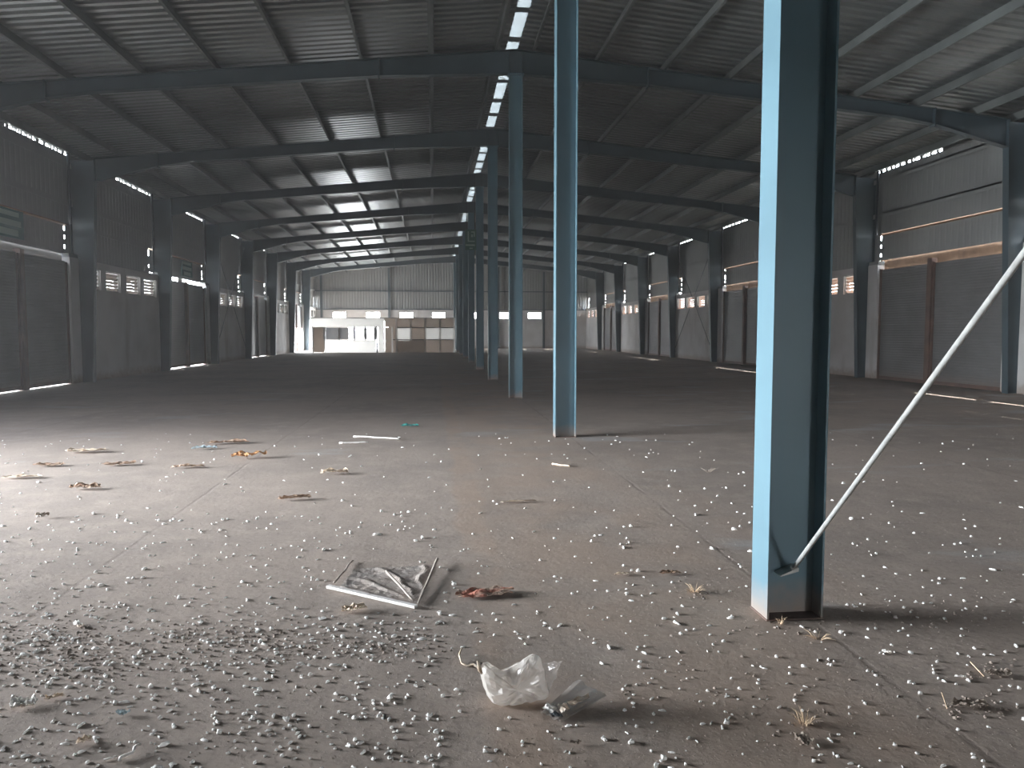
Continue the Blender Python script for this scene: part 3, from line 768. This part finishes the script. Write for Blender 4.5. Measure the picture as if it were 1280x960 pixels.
# transparent film piece beside the bag, paper label inside
def film():
    cs=[fl(676,892),fl(702,905),fl(758,880),fl(722,864)]; cs[1].z=.006; cs[2].z=.035; cs[3].z=.05; cs[0].z=.004
    e=empty('plastic_wrapper',fl(705,890)); tag(e,'clear dirty plastic wrapper lying right of the milky bag','wrapper')
    G=14; mb=MB(); T=[]
    for i in range(G+1):
        for j in range(G+1):
            u,v=i/G,j/G; q=cs[0].lerp(cs[1],u).lerp(cs[3].lerp(cs[2],u),v)
            w=mnoise.noise(Vector((u*4,v*4,5))); w2=abs(mnoise.noise(Vector((u*7,v*3,1))))
            mb.v.append((q.x+.006*w,q.y+.006*w2,max(.003,q.z+.010*w+.007*w2)))
    for i in range(G):
        for j in range(G): a=i*(G+1)+j; mb.f.append((a,a+1,a+G+2,a+G+1))
    b=len(mb.v)
    for (x,y,z) in mb.v[:b]: mb.v.append((x,y,max(.001,z-.0012)))
    for f in list(mb.f): mb.f.append(tuple(i+b for i in f[::-1]))
    mb.build('film','clearfilm',e)
    A=[fl(677,893),fl(684,889),fl(696,894),fl(690,901)]
    def slab(pts,nm,m,z):
        mb=MB(); G=6
        for i in range(G+1):
            for j in range(G+1):
                u,v=i/G,j/G; q=pts[0].lerp(pts[1],u).lerp(pts[3].lerp(pts[2],u),v); mb.v.append((q.x,q.y,z+.02*abs(mnoise.noise(Vector((u*3,v*3,z*90))))))
        for i in range(G):
            for j in range(G): a=i*(G+1)+j; mb.f.append((a,a+1,a+G+2,a+G+1))
        mb.build(nm,m,e)
    slab(A,'paper_scrap','paper',.026); slab([fl(696,892),fl(708,889),fl(712,897),fl(702,902)],'paper_scrap','paper',.032)
    slab([fl(708,893),fl(735,884),fl(738,889),fl(714,898)],'paper_strip','paper',.048)
    slab([fl(686,893),fl(696,893),fl(704,900),fl(690,899)],'crease_shade','bolt',.010)  # dark sheet stands in for the shade inside the crease
film()
def string():
    mb=MB(); A=[fl(577,818),fl(574,824),fl(577,831),fl(584,834),fl(592,833),fl(598,838)]
    zs=[.03,.02,.008,.006,.008,.014]
    for p,z in zip(A,zs): p.z=z
    mb.tube(A,[.003,.0045,.004,.005,.006,.007],6); tag(mb.build('twisted_string','tan',loc=A[3],smooth=True),'short twisted pale string curling up left of the milky bag','string')
string()
# wrinkled plastic film with sticks
def bigfilm():
    cs=[fl(424,735),fl(521,754),fl(546,706),fl(442,712)]
    G=40; mb=MB(); e=empty('plastic_sheet',fl(480,735)); tag(e,'wrinkled dusty plastic sheet lying behind the white batten','plastic sheet')
    for i in range(G+1):
        for j in range(G+1):
            u,v=i/G,j/G; q=cs[0].lerp(cs[1],u).lerp(cs[3].lerp(cs[2],u),v)
            # long folds radiating towards the near right corner
            d=Vector((u-1.05,v+.05,0)); an=math.atan2(d.y,-d.x); rr=d.length
            w=max(0,math.sin(an*15+mnoise.noise(q*5)*2))**3*.011*min(1,rr*1.6)
            w+=.005*abs(mnoise.noise(q*9))+.004*abs(mnoise.noise(q*22))
            ed=1-max(abs(2*u-1),abs(2*v-1))**6
            q.x+=.015*mnoise.noise(q*6); mb.v.append((q.x,q.y,.001+(w)*(.4+.6*ed)))
    for i in range(G):
        for j in range(G): a=i*(G+1)+j; mb.f.append((a,a+1,a+G+2,a+G+1))
    mb.build('sheet','greyfilm',e)
bigfilm()
def batten():
    A,B=fl(410,737),fl(520,761); d=(B-A).normalized(); s=Vector((-d.y,d.x,0)); w=.014
    mb=MB(); h=.015; z0=.012
    mb.hexa([tuple(A-s*w+Vector((0,0,z0))),tuple(B-s*w+Vector((0,0,z0*.4))),tuple(B+s*w+Vector((0,0,z0*.4))),tuple(A+s*w+Vector((0,0,z0))),tuple(A-s*w+Vector((0,0,z0+h))),tuple(B-s*w+Vector((0,0,z0*.4+h))),tuple(B+s*w+Vector((0,0,z0*.4+h))),tuple(A+s*w+Vector((0,0,z0+h)))])
    tag(mb.build('wooden_batten','whitestick',loc=A),'white batten along the near edge of the wrinkled plastic sheet','batten')
batten()
stick('thin_stick','greystick',(418,732),(441,703),.007,'grey stick at the left edge of the wrinkled plastic sheet',.02,.012,.01)
stick('thin_stick','greystick',(547,704),(523,757),.008,'grey stick at the right edge of the wrinkled plastic sheet',.03,.014,.012)
stick('thin_stick','greystick',(483,725),(517,754),.007,'grey stick slanting across the middle of the wrinkled plastic sheet',.055,.014,.008)
# second row of named debris: name, material, px, py, w, d, h, angle, seed, label, cat
crumpled('cloth_rag','redbrown',607,744,.34,.14,.035,.10,4,'faded red-brown rag lying right of the wrinkled plastic sheet','rag',nx=26,ny=10,curl=.2)
crumpled('brown_scrap','tan',443,764,.15,.09,.030,.35,5,'curled tan leaf scrap lying before the white batten','leaf')
crumpled('cardboard_scrap','brown',107,612,.30,.13,.05,.0,7,'brown cardboard scrap alone on the bright left floor','scrap')
crumpled('bark_strip','orange',312,573,.42,.16,.08,.25,8,'orange bark strip with a pale end on the left floor','bark')
crumpled('paper_scrap','tan',418,593,.30,.12,.05,.05,9,'pale curled paper scrap between the bark strip and the nearest free column','scrap')
crumpled('leaf_scrap','brown',368,625,.30,.10,.045,.2,11,'narrow brown leaf scrap lying before the pale curled paper','leaf')
crumpled('dry_leaf','brown',62,583,.34,.14,.04,.1,12,'flat brown leaf cluster at the far left of the floor','leaf')
crumpled('dry_leaf','tan',28,598,.40,.12,.04,.0,13,'tan leaf scrap at the left picture edge on the bright floor','leaf')
crumpled('dry_leaf','brown',150,582,.35,.12,.04,.2,14,'brown leaf scrap just before the line where the shade begins, left','leaf')
crumpled('dry_leaf','brown',235,585,.36,.12,.04,.1,15,'brown leaf scrap left of the orange bark strip','leaf')
crumpled('dry_leaf','tan',108,566,.5,.18,.05,.1,16,'tan leaf heap in the shade edge on the left floor','leaf')
crumpled('dry_leaf','brown',285,555,.55,.16,.05,.1,17,'brown leaf scrap in the shade behind the orange bark strip','leaf')
crumpled('dark_clod','clod',53,648,.11,.08,.05,.0,18,'small dark clod on the bright left floor','clod')
crumpled('teal_plastic','teal',512,534,.30,.16,.05,.0,19,'small teal plastic piece lying in the shade','plastic piece')
crumpled('blue_plastic','bluebit',154,895,.052,.035,.022,.1,20,'pale blue plastic scrap in the lower left foreground','plastic piece')
crumpled('blue_plastic','bluebit',255,562,.32,.10,.045,.2,21,'pale blue plastic scrap far off, left of the orange bark strip','plastic piece')
crumpled('paper_wad','paper',30,884,.10,.07,.035,.05,22,'crumpled white and tan paper wad at the lower left edge','paper',nx=18,ny=12,curl=.2)
crumpled('dry_leaf','tan',68,874,.075,.03,.018,.4,23,'thin tan leaf lying right of the crumpled paper wad','leaf')
crumpled('dry_leaf','paper',98,783,.11,.035,.02,-.9,24,'pale dry leaf standing at the dense patch of crumbs','leaf')
crumpled('dry_leaf','tan',105,930,.055,.05,.025,.3,25,'curled tan leaf near the lower left corner','leaf')
crumpled('dry_leaf','tan',778,719,.10,.04,.015,.1,26,'thin tan leaf curl halfway to the nearest column','leaf')
crumpled('dry_leaf','brown',838,718,.14,.05,.02,.05,27,'brown twig-like leaf left of the nearest column','leaf')
crumpled('dark_chip','grit',720,931,.045,.02,.014,.05,28,'dark curled chip before the clear plastic wrapper','chip')
crumpled('dry_leaf','tan',648,628,.34,.05,.02,.1,29,'thin tan leaf strip before the second ridge column','leaf')
crumpled('white_scrap','paper',1108,817,.045,.018,.014,-.8,30,'white paper scrap before the shadow of the nearest column','scrap')
crumpled('white_scrap','paper',1201,848,.05,.02,.012,-.4,31,'white paper scrap left of the pinkish straw','scrap')
crumpled('earth_clod','clod',1250,845,.11,.05,.022,.0,32,'low earth clod right of the pinkish straw','clod')
crumpled('earth_clod','clod',1213,884,.15,.055,.022,-.1,33,'low earth clod with a thin straw, lower right','clod')
crumpled('earth_clod','clod',1004,928,.06,.08,.02,.2,34,'ragged earth clod under the dry grass tuft','clod')
stick('straw_piece','straw',(1213,833),(1230,847),.0028,'pinkish straw lying on the lower right floor',.02,.006)
stick('straw_piece','straw',(1177,874),(1184,888),.0022,'short thin straw on the earth clod, lower right',.028,.006)
stick('white_stick','whitestick',(424,555),(460,554),.014,'shorter white stick far off in the shade edge',.012,.012,.03)
stick('white_stick','whitestick',(443,547.5),(500,550),.013,'longer white stick far off in the shade edge',.02,.012,.05)
stick('white_twig','whitestick',(130,952),(146,948),.004,'pale twig at the bottom left, left of the crumb chain',.006,.006,.01)
stick('white_twig','whitestick',(150,954),(176,937),.006,'lumpy pale twig at the bottom left edge',.01,.02,.02)
stick('bone_twig','tan',(690,581),(712,584),.012,'small pale twig beyond the centre of the floor',.012,.012,.03)
# grass tufts
def tuft(px,py,n,h,spread,label,mt='straw'):
    p=fl(px,py); mb=MB()
    for _ in range(n):
        a=U(0,6.28); l=U(.5,1)*h; r=U(0,spread*.4); b=p+Vector((math.cos(a)*r,math.sin(a)*r,.001)); t=b+Vector((math.cos(a)*spread*U(.3,1),math.sin(a)*spread*U(.3,1),l)); m_=(b+t)/2+Vector((0,0,l*.3))
        mb.tube([b,m_,t],[.0016,.0012,.0005],4)
    tag(mb.build('dry_grass_tuft',mt,loc=p),label,'grass tuft')
tuft(868,740,26,.045,.06,'dry grass tuft on the floor left of the nearest column')
tuft(1006,905,22,.05,.05,'dry grass tuft on the floor below the nearest column')
tuft(976,780,10,.04,.03,'small dry tuft at the foot of the nearest column')
tuft(1022,798,14,.03,.07,'flattened dry grass before the foot of the nearest column')
tuft(885,590,14,.05,.1,'faint dry tuft halfway to the second ridge column','clod')
# ---------------------------------------------------------------- dusty air
hm=bpy.data.materials.new('dusty_air'); hm.use_nodes=True; nt=hm.node_tree; nt.nodes.remove(nt.nodes['Principled BSDF'])
vsn=nt.nodes.new('ShaderNodeVolumeScatter'); vsn.inputs['Density'].default_value=.0019; vsn.inputs['Anisotropy'].default_value=.35; vsn.inputs['Color'].default_value=(.97,.96,.97,1)
nt.links.new(vsn.outputs[0],nt.nodes['Material Output'].inputs['Volume'])
mb=MB(); mb.box(LBX-2.5,RBX+2.5,YB-1.5,YE+1.5,-.34,9.2); tag(mb.build('dust_haze',hm),'thin dusty haze filling the warehouse air','haze',kind='stuff')
# ---------------------------------------------------------------- daylight
w=bpy.data.worlds.new('sky'); scn.world=w; w.use_nodes=True; nt=w.node_tree; bg=nt.nodes['Background']
tcw=nt.nodes.new('ShaderNodeTexCoord'); sp=nt.nodes.new('ShaderNodeSeparateXYZ'); nt.links.new(tcw.outputs['Generated'],sp.inputs[0])
cr=nt.nodes.new('ShaderNodeValToRGB'); nt.links.new(sp.outputs['Z'],cr.inputs[0])
cr.color_ramp.elements[0].position=0; cr.color_ramp.elements[0].color=(.97,.98,1,1); cr.color_ramp.elements[1].position=.6; cr.color_ramp.elements[1].color=(.62,.74,.92,1)
nt.links.new(cr.outputs[0],bg.inputs[0]); SKY=30.0; bg.inputs[1].default_value=SKY
sd=Vector((2.3,5.3,3.5)).normalized()
sl=bpy.data.lights.new('sun','SUN'); sl.energy=45; sl.angle=.01; sl.color=(1,.93,.82); so=bpy.data.objects.new('sun',sl); C.objects.link(so)
so.rotation_euler=sd.to_track_quat('Z','Y').to_euler(); so.location=(30,60,40)
def area(name,loc,sx,sy,direction,power,col=(.92,.96,1),spread=180,portal=False):
    l=bpy.data.lights.new(name,'AREA'); l.shape='RECTANGLE'; l.size=sx; l.size_y=sy; l.energy=power; l.color=col; l.spread=math.radians(spread)
    o=bpy.data.objects.new(name,l); C.objects.link(o); o.location=loc
    o.rotation_euler=(-Vector(direction)).to_track_quat('Z','Y').to_euler()
    if portal: l.cycles.is_portal=True
    return o
# local +Y up for a horizontal direction: size = along y, size_y = height
area('portal_left_door',(LBX-.2,F[1]+3.4,1.7),5.8,3.4,(1,0,0),1,portal=True)
area('daylight_boost_left_door',(LBX-.3,F[1]+3.35,1.75),5.6,3.3,(1,0,-.03),1060,(.89,.95,1),70)  # area lamp added outside the doorway to strengthen the weak sky light
area('daylight_boost_far_door',(LBX-.3,F[9]+3.3,.95),5.4,1.8,(1,0,0),900,(.9,.96,1))  # extra lamp added at the half-raised shutters, boosting their daylight
area('added_light_end_opening',(-5.8,YE+.35,1.2),3.5,2.4,(0,-1,0),1300,(.92,.97,1))  # lamp added at the unseen end opening to backlight the partition boards
area('portal_added_back_opening',(7.15,YB-.25,1.1),1.3,2.2,(0,1,0),1,portal=True)  # guides sky light through the opening added behind the camera
area('portal_far_door',(LBX-.2,F[9]+3.3,.95),5.5,1.9,(1,0,0),1,portal=True)
area('portal_added_end_opening',(-5.8,YE+.3,1.2),3.6,2.4,(0,-1,0),1,portal=True)  # guides sky light through the opening added behind the partition
# ---------------------------------------------------------------- view
vs=scn.view_settings; vs.view_transform='Standard'; vs.look='None'; vs.gamma=1; vs.use_curve_mapping=False; vs.exposure=0
cy=scn.cycles; cy.volume_bounces=1; cy.use_denoising=True; cy.max_bounces=8; cy.diffuse_bounces=5; cy.glossy_bounces=3; cy.transparent_max_bounces=8; cy.sample_clamp_indirect=6
cy.caustics_reflective=False; cy.caustics_refractive=False
